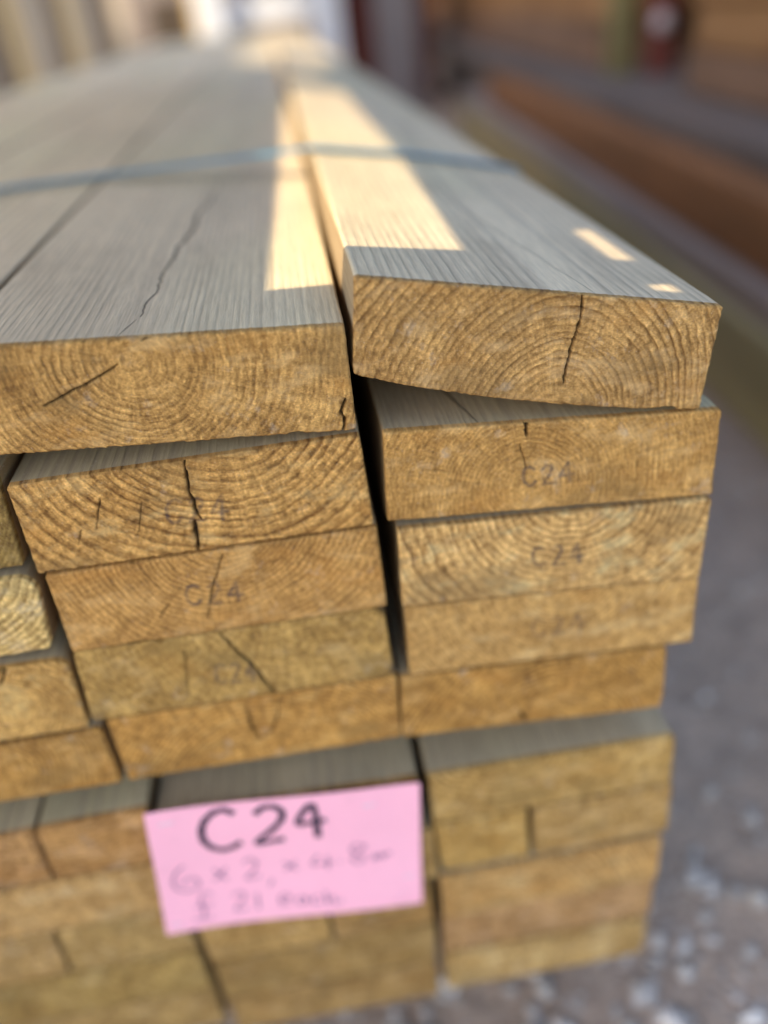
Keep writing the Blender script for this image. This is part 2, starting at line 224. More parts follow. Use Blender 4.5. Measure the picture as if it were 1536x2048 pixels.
def side_grain(name, seed, top=(.88, .695, .44), dark=(.24, .19, .14), cracks=()):
    m = N(name, .7, .28)
    ring = m.attr('ring')
    v = m.coords(scale=(1, .05, 1), off=(seed*1.7, seed*.31, seed*2.3))
    vv = m.coords(scale=(1, .35, 1), off=(seed, seed*.7, 0))
    base = m.mix(m.ramp(m.noise(vv, 14, 4), .35, .65), top, mul(top, .80))
    base = m.mix(m.ramp(m.noise(vv, 6, 2), .45, .7), base, (top[0]*.86, top[1]*.92, top[2]*.86))
    fib = m.noise(v, 900, 3, .7)
    base = m.mix(m.math('MULTIPLY', m.ramp(m.noise(m.coords(scale=(1, .22, 1), off=(seed*3, 0, 1)), 22, 5, .65), .52, .72), .45), base, (top[0]*.55, top[1]*.52, top[2]*.5))
    col = m.mix(m.math('MULTIPLY', ring, .46, True), base, dark)
    col = m.mix(1.0, col, m.mix(m.ramp(fib, .3, .7), (.82, .81, .80), (1.10, 1.10, 1.10)), 'MULTIPLY')
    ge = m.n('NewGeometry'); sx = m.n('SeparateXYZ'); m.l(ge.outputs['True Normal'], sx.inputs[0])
    col = m.mix(m.ramp(m.math('ABSOLUTE', sx.outputs[0]), .6, .9, 0, .8), col, (.25, .15, .062))  # sawn sides are browner, and darkened to put gap shade into the colour
    h = m.math('SUBTRACT', fib, m.math('MULTIPLY', ring, .5))
    fine = m.noise(m.coords(scale=(1, .3, 1)), 1600, 2)
    col = m.mix(m.math('MULTIPLY', m.ramp(fine, .62, .75), .35), col, (.66, .60, .50))
    for (x0, y0, x1, y1, wd, wob) in cracks:                        # drying checks in the board's own coordinates
        tc = m.n('TexCoord'); sp = m.n('SeparateXYZ'); m.l(tc.outputs['Object'], sp.inputs[0])
        X, Y = sp.outputs[0], sp.outputs[1]
        k = (x1-x0)/(y1-y0)
        nz = m.n('TexNoise', noise_dimensions='1D'); m.l(Y, nz.inputs['W']); nz.inputs['Scale'].default_value = 26; nz.inputs['Detail'].default_value = 3
        line = m.math('ADD', m.math('MULTIPLY', m.math('SUBTRACT', Y, y0), k), x0)
        line = m.math('ADD', line, m.math('MULTIPLY', m.math('SUBTRACT', nz.outputs[0], .5), wob))
        d = m.math('ABSOLUTE', m.math('SUBTRACT', X, line))
        inr = m.math('MULTIPLY', m.math('GREATER_THAN', Y, y0), m.math('LESS_THAN', Y, y1))
        wdn = m.math('MULTIPLY', m.math('MULTIPLY', m.ramp(m.math('ABSOLUTE', m.math('SUBTRACT', Y, (y0+y1)/2)), 0, abs(y1-y0)/2, 1.0, .25), wd), m.ramp(fib, .3, .7, .7, 1.3))
        f = m.math('MULTIPLY', m.math('SUBTRACT', 1.0, m.math('DIVIDE', d, wdn), True), inr)
        f = m.ramp(f, 0, .45)
        col = m.mix(m.math('MULTIPLY', f, .62, True), col, (.035, .028, .02))
        h = m.math('SUBTRACT', h, m.math('MULTIPLY', f, 3.0))
    return m.out(col, m.bump(h, .0004, .9))
def rough_mat(name, a, b, scale=8, stretch=(1, 1, 1), rough=.85, bumpd=.003, spec=.2, metal=0):
    m = N(name, rough, spec); v = m.coords(scale=stretch, off=(random.random()*9, random.random()*9, 0))
    n1 = m.noise(v, scale, 6, .65)
    col = m.mix(m.ramp(n1, .3, .7), a, b)
    m.b.inputs['Metallic'].default_value = metal
    return m.out(col, m.bump(n1, bumpd))

# ---------------------------------------------------------------- the timber boards
STN = [0.0, .0004, .0012, .003, .006, .012, .022, .04, .06, .085, .12, .16, .21, .28, .36, .46, .6, .8, 1.05, 1.4, 1.9, 2.6, 3.6, 4.8]
def make_board(name, sp, seed, endm, sidem, length=4.8):
    q = np.array(sp['q']); TL, TR, BR, BL = q
    wd = np.linalg.norm(TR-TL); ht = np.linalg.norm(TL-BL); res = sp['res']*.001
    nu = int(wd/res)+1; nv = max(int(ht/res)+1, 6)
    U, Vv = np.meshgrid(np.linspace(0, 1, nu), np.linspace(0, 1, nv))      # row 0 = top
    # rounded arris: pull the corner cells onto an arc
    rc = .0016*sp.get('wane', 1)**.5
    def rounded(U, Vv, rr, corner=None):
        X = U*wd; Z = Vv*ht
        for cx, cz, ex, ez in ((0,0,1,1), (wd,0,-1,1), (wd,ht,-1,-1), (0,ht,1,-1)):
            r_ = rr*(3.2 if (sp.get('wane') and ex < 0 and (ez > 0 or sp['wane'] == 3)) else 1)
            dx = (X-cx)*ex; dz = (Z-cz)*ez
            m = (dx < r_) & (dz < r_)
            ax = r_-dx; az = r_-dz; d = np.hypot(ax, az)+1e-9; mx = np.maximum(ax, az)
            k = np.where(m, mx/d, 1.0)
            X = np.where(m, cx+ex*(r_-ax*k), X); Z = np.where(m, cz+ez*(r_-az*k), Z)
        return X/wd, Z/ht
    RU, RV = rounded(U, Vv, rc)
    def toworld(RU, RV):
        bul = sp['bulge']*4*RU*(1-RU)*np.where(RU < .5, 1.25-.5*RU, 1)
        top = TL[None, None]*(1-RU[..., None]) + TR[None, None]*RU[..., None]
        bot = BL[None, None]*(1-RU[..., None]) + BR[None, None]*RU[..., None]
        bot = bot - np.stack([0*bul, bul], -1)
        return top*(1-RV[..., None]) + bot*RV[..., None]
    P = toworld(RU, RV); X, Z = P[..., 0], P[..., 1]
    y0 = sp['y0']
    ex_, ez_ = np.minimum(RU, 1-RU)*wd, np.minimum(RV, 1-RV)*ht
    chip = .00022 + .00045*np.clip(fbm(X*330, Z*330, 0*X+seed*3, 3)+.1, 0, 1) + .0022*sstep(.45, .8, fbm(X*75, Z*75, 0*X+seed*7, 2))
    OX = np.where(RU < .5, 1, -1)*chip*(1-sstep(0, .0015, ex_)); OZ = np.where(RV < .5, -1, 1)*chip*(1-sstep(0, .0015, ez_))
    X0_, Z0_ = X, Z
    X = X+OX; Z = Z+OZ
    ring = rings(X, np.full_like(X, y0), Z, sp['pith'], sp['sp'], seed)
    ring = ring*np.clip(.92+.55*fbm(X*30+seed*2, X*0, Z*45, 4), .45, 1.15)
    gx, gz = X-sp['pith'][0], Z-sp['pith'][1]; gr = np.hypot(gx, gz); gt = np.arctan2(gz, gx)
    gr2 = gr + .0008*vnoise(X*60, Z*60, 0*X+seed)
    grain = .55*vnoise(gr2*1500, gt*np.maximum(gr, .01)*330, 0*X+seed) + .45*vnoise(X*1050, Z*1050, 0*X+seed+2) + .35*fbm(X*300, Z*300, 0*X+seed, 2)
    ray_ = vnoise(gt*55, gr*45, 0*X+seed+9)                          # medullary rays, radial streaks
    grain = grain + .35*ray_
    crack = np.zeros_like(X); dep = np.zeros_like(X)
    for line, cw in sp['cracks']:
        wob = .0011*fbm(X*210, Z*210, 0*X+seed, 5)
        d, t = seg_dist(X+wob, Z+wob, line)
        w_ = (cw*.00062 if cw >= 1 else cw*cw*.00055)*(1.0-.55*np.abs(2*t-1)**2)*(1+.5*vnoise(X*500, Z*500, 0*X))
        c = 1-sstep(w_*.45, w_+res*.55, d)
        c = c*min(1.0, cw**1.3)
        crack = np.maximum(crack, c)
        d2 = (1-sstep(w_, w_+.0012, d))*.18
        dep = np.maximum(dep, c*.0035); crack = np.maximum(crack, d2*.5)
    ink = np.zeros_like(X)
    if 'stamp' in sp:
        (a, b_, c_, d_), st = sp['stamp']
        a, b_, c_, d_ = map(np.array, (a, b_, c_, d_))
        G = [[(.24,.16),(.16,.03),(.06,.10),(.02,.4),(.04,.75),(.12,.96),(.21,.93),(.25,.78)],
             [(.40,.22),(.47,.04),(.56,.08),(.58,.28),(.50,.60),(.39,.97),(.61,.95)],
             [(.90,.98),(.88,.03),(.73,.66),(.98,.64)]]
        for g in G:
            pl = []
            for u, v in g:
                p = (a*(1-u)+b_*u)*(1-v) + (d_*(1-u)+c_*u)*v; pl.append((p[0], p[1]))
            d, t = seg_dist(X+.0002*vnoise(X*600, Z*600, 0*X+seed), Z, pl)
            ink = np.maximum(ink, (1-sstep(.0004, .0012, d))*min(1.0, .25+st*1.3))
        ink *= np.clip(.75+.6*fbm(X*300, Z*300, 0*X+seed+4), .15, 1)
    edge = np.minimum(np.minimum(RU, 1-RU)*wd, np.minimum(RV, 1-RV)*ht)
    stain = sstep(.12, .55, fbm(X*28+seed, Z*50, 0*X+seed, 4))*.9
    stain = np.maximum(stain, (1-sstep(0, .0012, edge+.0006*vnoise(X*500, Z*500, 0*X)))*.35)
    dep = dep + .00034*ring - .00015*grain + .00012*vnoise(X*900, Z*70, 0*X+seed)
    dep = dep + (1-sstep(0, .0011, edge))*(.0005+.0004*vnoise(X*700, Z*700, 0*X+seed))
    Y = y0 + dep
    fr = np.stack([X, Y, Z], -1).reshape(-1, 3)
    idx = np.arange(nu*nv).reshape(nv, nu)
    a = idx[:-1, :-1].ravel(); b = idx[1:, :-1].ravel(); c = idx[1:, 1:].ravel(); d = idx[:-1, 1:].ravel()
    F = [np.stack([a, b, c, d], 1)]
    nend = len(a)
    per = np.concatenate([idx[0, :], idx[1:, -1], idx[-1, -2::-1], idx[-2:0:-1, 0]])
    pu, pv = RU.ravel()[per], RV.ravel()[per]
    px, pz = X0_.ravel()[per], Z0_.ravel()[per]; ox, oz = OX.ravel()[per], OZ.ravel()[per]
    cx, cz = q.mean(0)
    VV = [fr]; rg = [ring.ravel()]; n0 = nu*nv; prev = per; m = len(per)
    for k, yy in enumerate(STN[1:]):
        y = y0 + .0008 + yy*length/4.8
        f = .00012*vnoise(px*900, pz*900, np.full_like(px, yy*120+seed))*(1 if yy < .3 else 0)
        dec = math.exp(-yy/.0035); X2 = px + f + ox*dec; Z2 = pz + f + oz*dec
        VV.append(np.stack([X2, np.full_like(px, y), Z2], -1))
        rg.append(rings(px, np.full_like(px, y), pz, sp['pith'], sp['sp'], seed))
        cur = n0 + np.arange(m)
        pn, cn = np.roll(prev, -1), np.roll(cur, -1)
        F.append(np.stack([prev, pn, cn, cur], 1)); n0 += m; prev = cur
    V = np.concatenate(VV); rg = np.concatenate(rg)
    F = np.concatenate(F)
    z0 = np.zeros(len(V)-nu*nv)
    faces = F.tolist() + [prev[::-1].tolist()]
    mi = np.zeros(len(faces), int); mi[nend+3*m:] = 1
    att = dict(grain=np.concatenate([grain.ravel(), np.zeros(len(V)-nu*nv)]), ring=rg, crack=np.concatenate([crack.ravel(), z0]), ink=np.concatenate([ink.ravel(), z0]), stain=np.concatenate([stain.ravel(), z0]))
    loc = (float(cx), y0, float(min(BL[1], BR[1])))
    o = mesh_obj(name, V, faces, [endm, sidem], loc=loc, smooth=True, mi=mi, attrs=att)
    return o
LAB = {
 'R1': 'tilted top board at the right end of the pile, long dark crack in its end',
 'L1': 'wide top board left of the tilted one, slanting crack on its cut end',
 'L2': 'board with bold smile-shaped rings and a vertical crack, directly under the wide left top board',
 'L3': 'orange-brown board third from the top in the middle column, faint C24 stamp',
 'L4': 'olive-brown board fourth from the top in the middle column with a slanting crack',
 'L5': 'lowest board of the upper pack in the middle column, with a U-shaped crack',
 'R2': 'orange-brown board directly under the tilted top right board, small crack at its top edge',
 'R3': 'pale yellow board third from the top in the right column with the clearest C24 stamp',
 'R4': 'tan board fourth from the top in the right column, with very faint stamp',
 'R5': 'lowest board of the upper pack in the right column, shifted left against its neighbour',
 'R6': 'topmost board of the lower pack at the right, wide grey top surface in the gap',
 'R7a': 'narrow board end beneath the lower pack\'s right top board, left of a vertical gap',
 'R7b': 'longer board end right of a vertical gap, second layer of the lower right column',
 'R8': 'board in the lower right column just below the pale greenish gap line',
 'R9': 'second board from the bottom of the lower right column',
 'R10': 'bottommost board of the right column, just above the gravel',
 'L6': 'board behind the top half of the pink price card',
 'L7': 'board behind the lower half of the pink card, showing at the card\'s right edge',
 'L8a': 'narrow board end peeking out under the pink card\'s bottom left corner',
 'L8b': 'board end peeking out under the pink card\'s bottom right corner',
 'L9': 'olive board second from the bottom in the middle column, below the pink card',
 'L10': 'bottommost board of the middle column, at the lower edge of the pile',
 'LLa': 'dark olive board end at the left frame edge, beside the board with smile-shaped rings',
 'LLb': 'pale yellow board end with worn corner at the left frame edge',
 'LLc': 'light board end with concentric rings at the left frame edge, below the pale yellow one',
 'LLd': 'lowest upper-pack board end at the left frame edge, brown with faint rings',
 'LL6a': 'top board end of the lower pack at the far left, left of a vertical seam',
 'LL6b': 'short top board end of the lower pack just left of the pink card',
 'LL7': 'light tan board end in the lower pack\'s second layer, left of the pink card',
 'LL8a': 'narrow board end at the left frame edge in the third layer of the lower pack',
 'LL8b': 'board end in the third layer down, beside the pink card\'s bottom left corner',
 'LL9': 'olive board end second from the bottom at the lower left corner of the pile',
 'LL10': 'bottommost board end at the lower left corner of the pile',
}
seed = 1.0
for k, sp in BOARDS.items():
    seed += 1.37
    tt = sp['tint']
    if k[-1].isdigit() and int(''.join(ch for ch in k if ch.isdigit())) >= 6 or k[-1] in 'ab' and any(d in k for d in '678'): tt = (tt[0]-2, tt[1]+3, tt[2]+16)
    e = end_grain('end_grain', tt, seed, {'R2': .55, 'L1': .8, 'L4': .4, 'R4': .6, 'L3': .75}.get(k, 1.0))
    crk = ()
    if k == 'L1': crk = ((-.0065, .025, .0135, .34, .0016, .012), (-.012, .002, -.0068, .022, .0005, .002))
    if k == 'R1': crk = ((.0235, .001, -.018, .30, .0006, .004),)
    if k == 'R2': crk = ((-.032, .0005, -.045, .06, .0012, .003),)
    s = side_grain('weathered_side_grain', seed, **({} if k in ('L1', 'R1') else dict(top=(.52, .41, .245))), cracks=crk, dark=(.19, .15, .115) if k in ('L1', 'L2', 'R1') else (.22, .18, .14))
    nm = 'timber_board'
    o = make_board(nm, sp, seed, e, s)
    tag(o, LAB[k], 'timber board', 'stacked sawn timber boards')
# boards of the columns further left: only their tops show, so coarse meshes
es = end_grain('end_grain', (178, 134, 78), 40.); ss = [side_grain('weathered_side_grain', 50.+i*3.1) for i in range(3)]
zt = [.588, .5355, .4855, .439, .3897, .3230, .2775, .2315, .1855, .1395]
for c in range(2):
    x1 = -.2865-.147*c if c else -.2865
    for r in range(10):
        if c == 0 and r > 0: pass
        x = -.2875-.1475*c
        z = zt[r]
        sp = dict(q=[(x-.146, z), (x-.0005, z), (x-.0005, z-.0445), (x-.146, z-.0445)], pith=(x-.07+.05*math.sin(c*3+r), z-.02-.05*math.cos(r*2+c)), sp=2.8, cracks=[], res=2.0, tint=(178, 134, 78), y0=.001*((r*7+c*3) % 4), bulge=0)
        o = make_board('timber_board', sp, 60.+c*11+r, es, ss[(r+c) % 3])
        if r == 0: tag(o, ['grey top board first from the left of the seam at the left frame edge', 'grey top board, third from the wide ringed board towards the left edge of the pile',
                           'grey top board, next to last at the left side of the pile', 'grey top board along the far left side of the pile'][c], 'timber board', 'stacked sawn timber boards')
        else: tag(o, 'sawn board hidden in the pile beyond the left frame edge', 'timber board', 'hidden boards in the left of the pile')
# top board directly left of the wide ringed one
sp = dict(q=[(-.2845, .5875), (-.1385, .5885), (-.1385, .5440), (-.2845, .5430)], pith=(-.20, .50), sp=2.6, cracks=[], res=.8, tint=(180, 136, 80), y0=.001, bulge=0)
tag(make_board('timber_board', sp, 33., end_grain('end_grain', (180, 136, 80), 33.), side_grain('weathered_side_grain', 33.)),
    'grey top board beyond the left seam of the wide ringed board', 'timber board', 'stacked sawn timber boards')
# bearers between and under the packs
bm = rough_mat('bearer_wood', (.20, .13, .06), (.11, .07, .035), 30, (1, 1, 1))
for i, y in enumerate((.55, 2.4, 4.3)):
    tag(box('bearer', -.575, .155, y, y+.05, .3235, .334, bm, bev=.001), 'thin dark spacer lath between the two packs of the pile', 'spacer', 'spacer laths')
    tag(box('bearer', -.575, .15, y-.1, y-.02, .001, .0795, bm), 'dark timber bearer under the pile on the gravel', 'bearer', 'bearers under the pile')

# ---------------------------------------------------------------- price card
def quadlerp(c, u, v):
    a, b, c2, d = [np.array(p) for p in c]
    return (a*(1-u)+b*u)*(1-v)+(d*(1-u)+c2*u)*v
pink = N('pink_card', .55, .3); pv = pink.coords()
pc = pink.mix(pink.noise(pv, 25, 4), (1.0, .50, .60), (.98, .465, .57))
pc = pink.mix(pink.math('MULTIPLY', pink.ramp(pink.noise(pv, 60, 6, .7), .56, .74), .35), pc, (.72, .36, .42))
pinkm = pink.out(pc, pink.bump(pink.noise(pv, 30, 3), .0012))
card = empty('price_card', (-.06, -.004, .20), 'pink card reading C24 in bold black, with handwritten price, stapled to the board ends', 'price card')
NU, NV = 40, 20; V = []; F = []
def card_y(x, z): return -.0042 - .0009*math.sin((x+.06)*38) - .0006*math.cos(z*60) - .5*max(0, -.095-x)**2 - 3*max(0, x-.0)**2
for t in (0, 1):
    for j in range(NV+1):
        for i in range(NU+1):
            u, v = i/NU, j/NV; p = quadlerp(CARD, u, v)
            V.append((p[0], card_y(p[0], p[1]) + .0006*t, p[1]))
nn = (NU+1)*(NV+1)
for j in range(NV):
    for i in range(NU):
        a = j*(NU+1)+i; f = (a, a+NU+1, a+NU+2, a+1); F.append(f); F.append(tuple(x+nn for x in reversed(f)))
rim = [i for i in range(NU+1)] + [j*(NU+1)+NU for j in range(1, NV+1)] + [NV*(NU+1)+i for i in range(NU-1, -1, -1)] + [j*(NU+1) for j in range(NV-1, 0, -1)]
for a, b in zip(rim, rim[1:]+rim[:1]): F.append((a, b, b+nn, a+nn))
mesh_obj('card_sheet', np.array(V)-np.array(card.location), F, pinkm, card, smooth=False)
def strokes(name, lines, w_, mat, lift):
    V = []; F = []
    for ln in lines:
        pts = [np.array(p) for p in ln]
        # resample with a Catmull-Rom curve
        if len(pts) > 2:
            ex = [2*pts[0]-pts[1]]+pts+[2*pts[-1]-pts[-2]]; out = []
            for i in range(1, len(ex)-2):
                sharp = 0
                v1, v2 = ex[i]-ex[i-1], ex[i+1]-ex[i]
                for s_ in range(5):
                    t = s_/5; p0, p1, p2, p3 = ex[i-1:i+3]
                    out.append(.5*((2*p1)+(-p0+p2)*t+(2*p0-5*p1+4*p2-p3)*t*t+(-p0+3*p1-3*p2+p3)*t**3))
            out.append(pts[-1]); pts = out
        n0 = len(V)
        for i, p in enumerate(pts):
            d = pts[min(i+1, len(pts)-1)]-pts[max(i-1, 0)]; d = d/(np.linalg.norm(d)+1e-9); nrm = np.array([-d[1], d[0]])*w_/2
            ww = 1+.12*math.sin(i*1.3)
            for s_ in (-1, 1):
                x, z = p+nrm*s_*ww; V.append((x, card_y(x, z)-lift, z))
        for i in range(len(pts)-1):
            a = n0+2*i; F.append((a, a+1, a+3, a+2))
    mesh_obj(name, np.array(V)-np.array(card.location), F, mat, card)
strokes('bold_lettering', BOLD, .0040, N('black_ink', .6).out((.055, .035, .06)), .00025)
strokes('handwriting', THIN, .0014, N('faded_pen_ink', .6).out((.34, .16, .26)), .0002)
for p in STAPLES:
    x, z = p; y = card_y(x, z)
    box('staple', x-.004, x+.004, y-.0007, y-.0001, z-.0004, z+.0004, rough_mat('staple_metal', (.7, .65, .66), (.8, .7, .72), 9, metal=.3), card, bev=0)

# ---------------------------------------------------------------- strap
def ribbon(name, pts, width, th, mat, parent):
    V = []; F = []
    for (x, y, z, nx, nz) in pts:
        for dy, dn in ((-.5, 0), (.5, 0), (.5, 1), (-.5, 1)):
            V.append((x+nx*dn*th, y+dy*width, z+nz*dn*th))
    for i in range(len(pts)-1):
        a = 4*i
        for j in range(4): F.append((a+j, a+(j+1) % 4, a+4+(j+1) % 4, a+4+j))
    F.append((0, 1, 2, 3)); a = 4*(len(pts)-1); F.append((a+3, a+2, a+1, a))
    return mesh_obj(name, np.array(V)-np.array(parent.location), F, mat, parent)
st = N('blue_strap_plastic', .35, .6); stm = st.out(st.mix(st.noise(st.coords(), 300, 2), (.06, .19, .27), (.09, .24, .33)))
def strap(label, y, zb, ztop_r, tops, xr):
    s_ = empty('packing_strap', (0, y, zb), label, 'strap', 'packing straps')
    pts = [(-.57, y+.07, zb, -1, 0), (-.584, y+.06, zb+.02, -1, 0), (-.584, y+.06, .586, -1, 0), (-.578, y+.058, .591, 0, 1)]
    pts += [(x, y+yy, z, 0, 1) for x, yy, z in tops]
    pts += [(xr-.0005, y, ztop_r, .7, .7), (xr+.002, y, ztop_r-.003, 1, 0), (xr+.0075, y, .54, 1, 0), (xr+.008, y, zb+.02, 1, 0), (xr-.02, y, zb, 0, -1)]
    ribbon('strap_band', pts, .014, .0012, stm, s_)
strap('teal blue plastic strap across the top of the pile, nearest the camera', .325, .339, .5625,
      [(-.45, .045, .5905), (-.283, .036, .5905), (-.14, .022, .5918), (-.02, .005, .5935), (.0165, -.008, .5955), (.09, .008, .5796)], .1635)
strap('teal blue plastic strap across the pile far behind the nearer one', 2.6, .339, .5625,
      [(-.45, .0, .5905), (-.14, .0, .5918), (.0165, 0, .5955), (.09, .0, .5796)], .1635)

# ---------------------------------------------------------------- ground and gravel
gm = N('yard_ground', .92, .15); gv = gm.coords()
g1 = gm.noise(gv, 1.6, 6, .65); g2 = gm.noise(gv, 26, 6, .7); g3 = gm.noise(gv, 120, 4, .7)
gc = gm.mix(gm.ramp(g1, .35, .65), (.58, .42, .30), (.70, .53, .40))
gc = gm.mix(gm.ramp(g2, .38, .62), gc, (.40, .30, .225)); gc = gm.mix(gm.math('MULTIPLY', gm.ramp(g3, .55, .7), .5), gc, (.80, .66, .54))
ground = mesh_obj('ground', [(-60, -60, 0), (60, -60, 0), (60, 90, 0), (-60, 90, 0)], [(0, 1, 2, 3)], gm.out(gc, gm.bump(g3, .01, 1, gm.bump(g2, .012))))
tag(ground, kind='structure')
ico = [(0,0,-1),(.72,-.53,-.45),(-.28,-.85,-.45),(-.89,0,-.45),(-.28,.85,-.45),(.72,.53,-.45),(.28,-.85,.45),(-.72,-.53,.45),(-.72,.53,.45),(.28,.85,.45),(.89,0,.45),(0,0,1)]
icf = [(0,1,2),(1,0,5),(0,2,3),(0,3,4),(0,4,5),(1,5,10),(2,1,6),(3,2,7),(4,3,8),(5,4,9),(1,10,6),(2,6,7),(3,7,8),(4,8,9),(5,9,10),(6,10,11),(7,6,11),(8,7,11),(9,8,11),(10,9,11)]
V = []; F = []; shade = []
ico = np.array(ico)
for i in range(15000):
    x = random.uniform(-1.0, 1.5); y = random.uniform(-.5, .75)
    if i > 12000: x = random.uniform(.2, 1.6); y = random.uniform(.4, 3)
    fall = 1 if y < .06 + .06*math.sin(x*9) else .3
    if random.random() > fall: continue
    r = random.choice((.0025, .003, .004, .005, .006, .008))*random.uniform(.8, 1.3)*(1 if fall == 1 else .7)
    a = random.uniform(0, 6.28); sx, sy, sz = r*random.uniform(.8, 1.4), r*random.uniform(.7, 1.1), r*random.uniform(.5, .9)
    p = ico*(1+.25*rng.uniform(-1, 1, (12, 1)))*(sx, sy, sz)
    p = np.stack([p[:, 0]*math.cos(a)-p[:, 1]*math.sin(a)+x, p[:, 0]*math.sin(a)+p[:, 1]*math.cos(a)+y, p[:, 2]+sz*.4], 1)
    n0 = len(V); V += p.tolist(); F += [tuple(n0+j for j in f) for f in icf]; shade += [random.random()]*12
sm = N('gravel_stone', .85, .3); sa = sm.attr('shade')
sc = sm.mix(sm.ramp(sa, 0, .8), (.32, .28, .24), (.54, .48, .42)); sc = sm.mix(sm.ramp(sa, .9, .96), sc, (.62, .56, .50))
tag(mesh_obj('gravel', V, F, sm.out(sc, sm.bump(sm.noise(sm.coords(), 200, 3), .001)), attrs=dict(shade=shade)), 'loose grey gravel stones at the foot of the timber pile', 'gravel', kind='stuff')

# ---------------------------------------------------------------- right-hand side: beams and timber packs
K = .066; TH = -math.atan(K)
def along(name, xoff, y0, y1, z0, z1, wx, mat, bev=.004, parent=None):
    """a long box running beside the pile, turned 3.8 degrees; xoff = x of its left face at y = .7"""
    L = (y1-y0); cy = (y0+y1)/2; cx = xoff + K*(cy-.7)
    V, F = boxvf(0, wx, -L/2, L/2, 0, z1-z0)
    o = mesh_obj(name, V, F, mat, parent); o.location = Vector((cx, cy, z0)) - (parent.location if parent else Vector((0, 0, 0)))
    o.rotation_euler = (0, 0, TH); bevel(o, bev); return o
olive = rough_mat('green_treated_timber', (.42, .35, .19), (.30, .25, .12), 14, (1, .15, 1), bumpd=.004)
tag(along('timber_beam', .68, .35, 4.3, .001, .165, .10, olive), 'green-tinged heavy beam lying on the ground right of the pile', 'timber beam')
greyb = rough_mat('grey_weathered_timber', (.36, .29, .25), (.27, .22, .19), 12, (1, .2, 1))
tag(along('timber_sleeper', .70, .40, 4.3, .167, .216, .22, greyb), 'grey weathered plank lying between the green beam and the rust-brown beam', 'plank')
rust = rough_mat('rust_brown_timber', (.30, .135, .055), (.19, .09, .038), 9, (1, .25, 1), bumpd=.004)
tag(along('timber_beam', .73, .40, 3.7, .218, .338, .20, rust, .008), 'rust-brown beam running beside the pile, on top of the grey plank', 'timber beam')
dk = rough_mat('shadow_gap_timber', (.18, .14, .115), (.12, .095, .08), 10, (1, .2, 1))  # dark tone stands in for the shadow gap under the packs
tag(along('timber_sleeper', .80, .40, 9.5, .340, .385, .5, dk), 'dark plank standing in for the shadow gap under the brown timber packs at right', 'plank')
tag(along('timber_sleeper', .95, .40, 9.5, .001, .334, .45, dk), 'dark timber baulk under the brown packs at right', 'timber baulk')
browns = [rough_mat('brown_pack_timber', a, b, 5, (1, .3, 1.5), bumpd=.006) for a, b in
          (((.26, .145, .085), (.14, .075, .04)), ((.34, .175, .07), (.18, .08, .03)), ((.26, .17, .12), (.15, .09, .06)), ((.38, .19, .045), (.20, .09, .025)))]
def pack(label, xoff, y0, y1, z0, rows, h, gap, seed_):
    rr = random.Random(seed_); cy = (y0+y1)/2
    e = empty('timber_pack', (xoff+K*(cy-.7), cy, z0), label, 'timber pack', 'timber packs on the right')
    z = z0
    for r in range(rows):
        hh = h*rr.uniform(.75, 1.25)
        along('plank', xoff+rr.uniform(0, .05), y0+rr.uniform(0, .12), y1-rr.uniform(0, .1), z, z+hh, .5, rr.choice(browns), .006, e)
        z += hh + (gap if r % 3 == 2 else .003)
    return e
pack('pack of brown planks near the right frame edge, beside the rust-brown beam', .93, 1.1, 2.0, .39, 7, .10, .07, 3)
pack('long pack of orange-brown planks behind the green-tinged post', .93, 2.66, 8.8, .39, 9, .13, .06, 5)
gp = rough_mat('green_post_timber', (.22, .18, .075), (.15, .12, .05), 9, (1, 1, .3))
rp = rough_mat('dark_red_steel', (.17, .045, .032), (.12, .035, .026), 9, (1, 1, .3))
tag(box('rack_post', 1.055, 1.125, 2.50, 2.56, .001, 2.2, gp, bev=.006), 'green-tinged upright post in front of the orange-brown pack', 'post')
tag(box('rack_post', 1.15, 1.215, 2.40, 2.48, .001, 2.2, rp, bev=.006), 'dark red upright post right of the green one', 'post')
discm = rough_mat('pale_highlight', (.60, .50, .48), (.5, .42, .40), 20)
V = []; F = []
for j in range(9):
    for i in range(24):
        a = i/24*2*math.pi; b = -math.pi/2+j/8*math.pi
        V.append((1.045*0+math.cos(a)*math.cos(b)*.027, math.sin(b)*.02, math.sin(a)*math.cos(b)*.027))
for j in range(8):
    for i in range(24): F.append((j*24+i, j*24+(i+1) % 24, (j+1)*24+(i+1) % 24, (j+1)*24+i))
o = mesh_obj('highlight_disc', V, F, discm, smooth=True); o.location = (1.158, 2.38, .525)  # pale colour stands in for a blurred highlight
tag(o, 'pale round disc for a blurred highlight on the dark red post', 'highlight disc')
dkb = rough_mat('near_black_shed_wall', (.06, .042, .035), (.035, .026, .022), 6)
tag(along('shed_wall', 1.50, .0, 3.2, .001, 1.5, .08, dkb), 'dark brown boarded wall behind the near pack at right', 'wall')

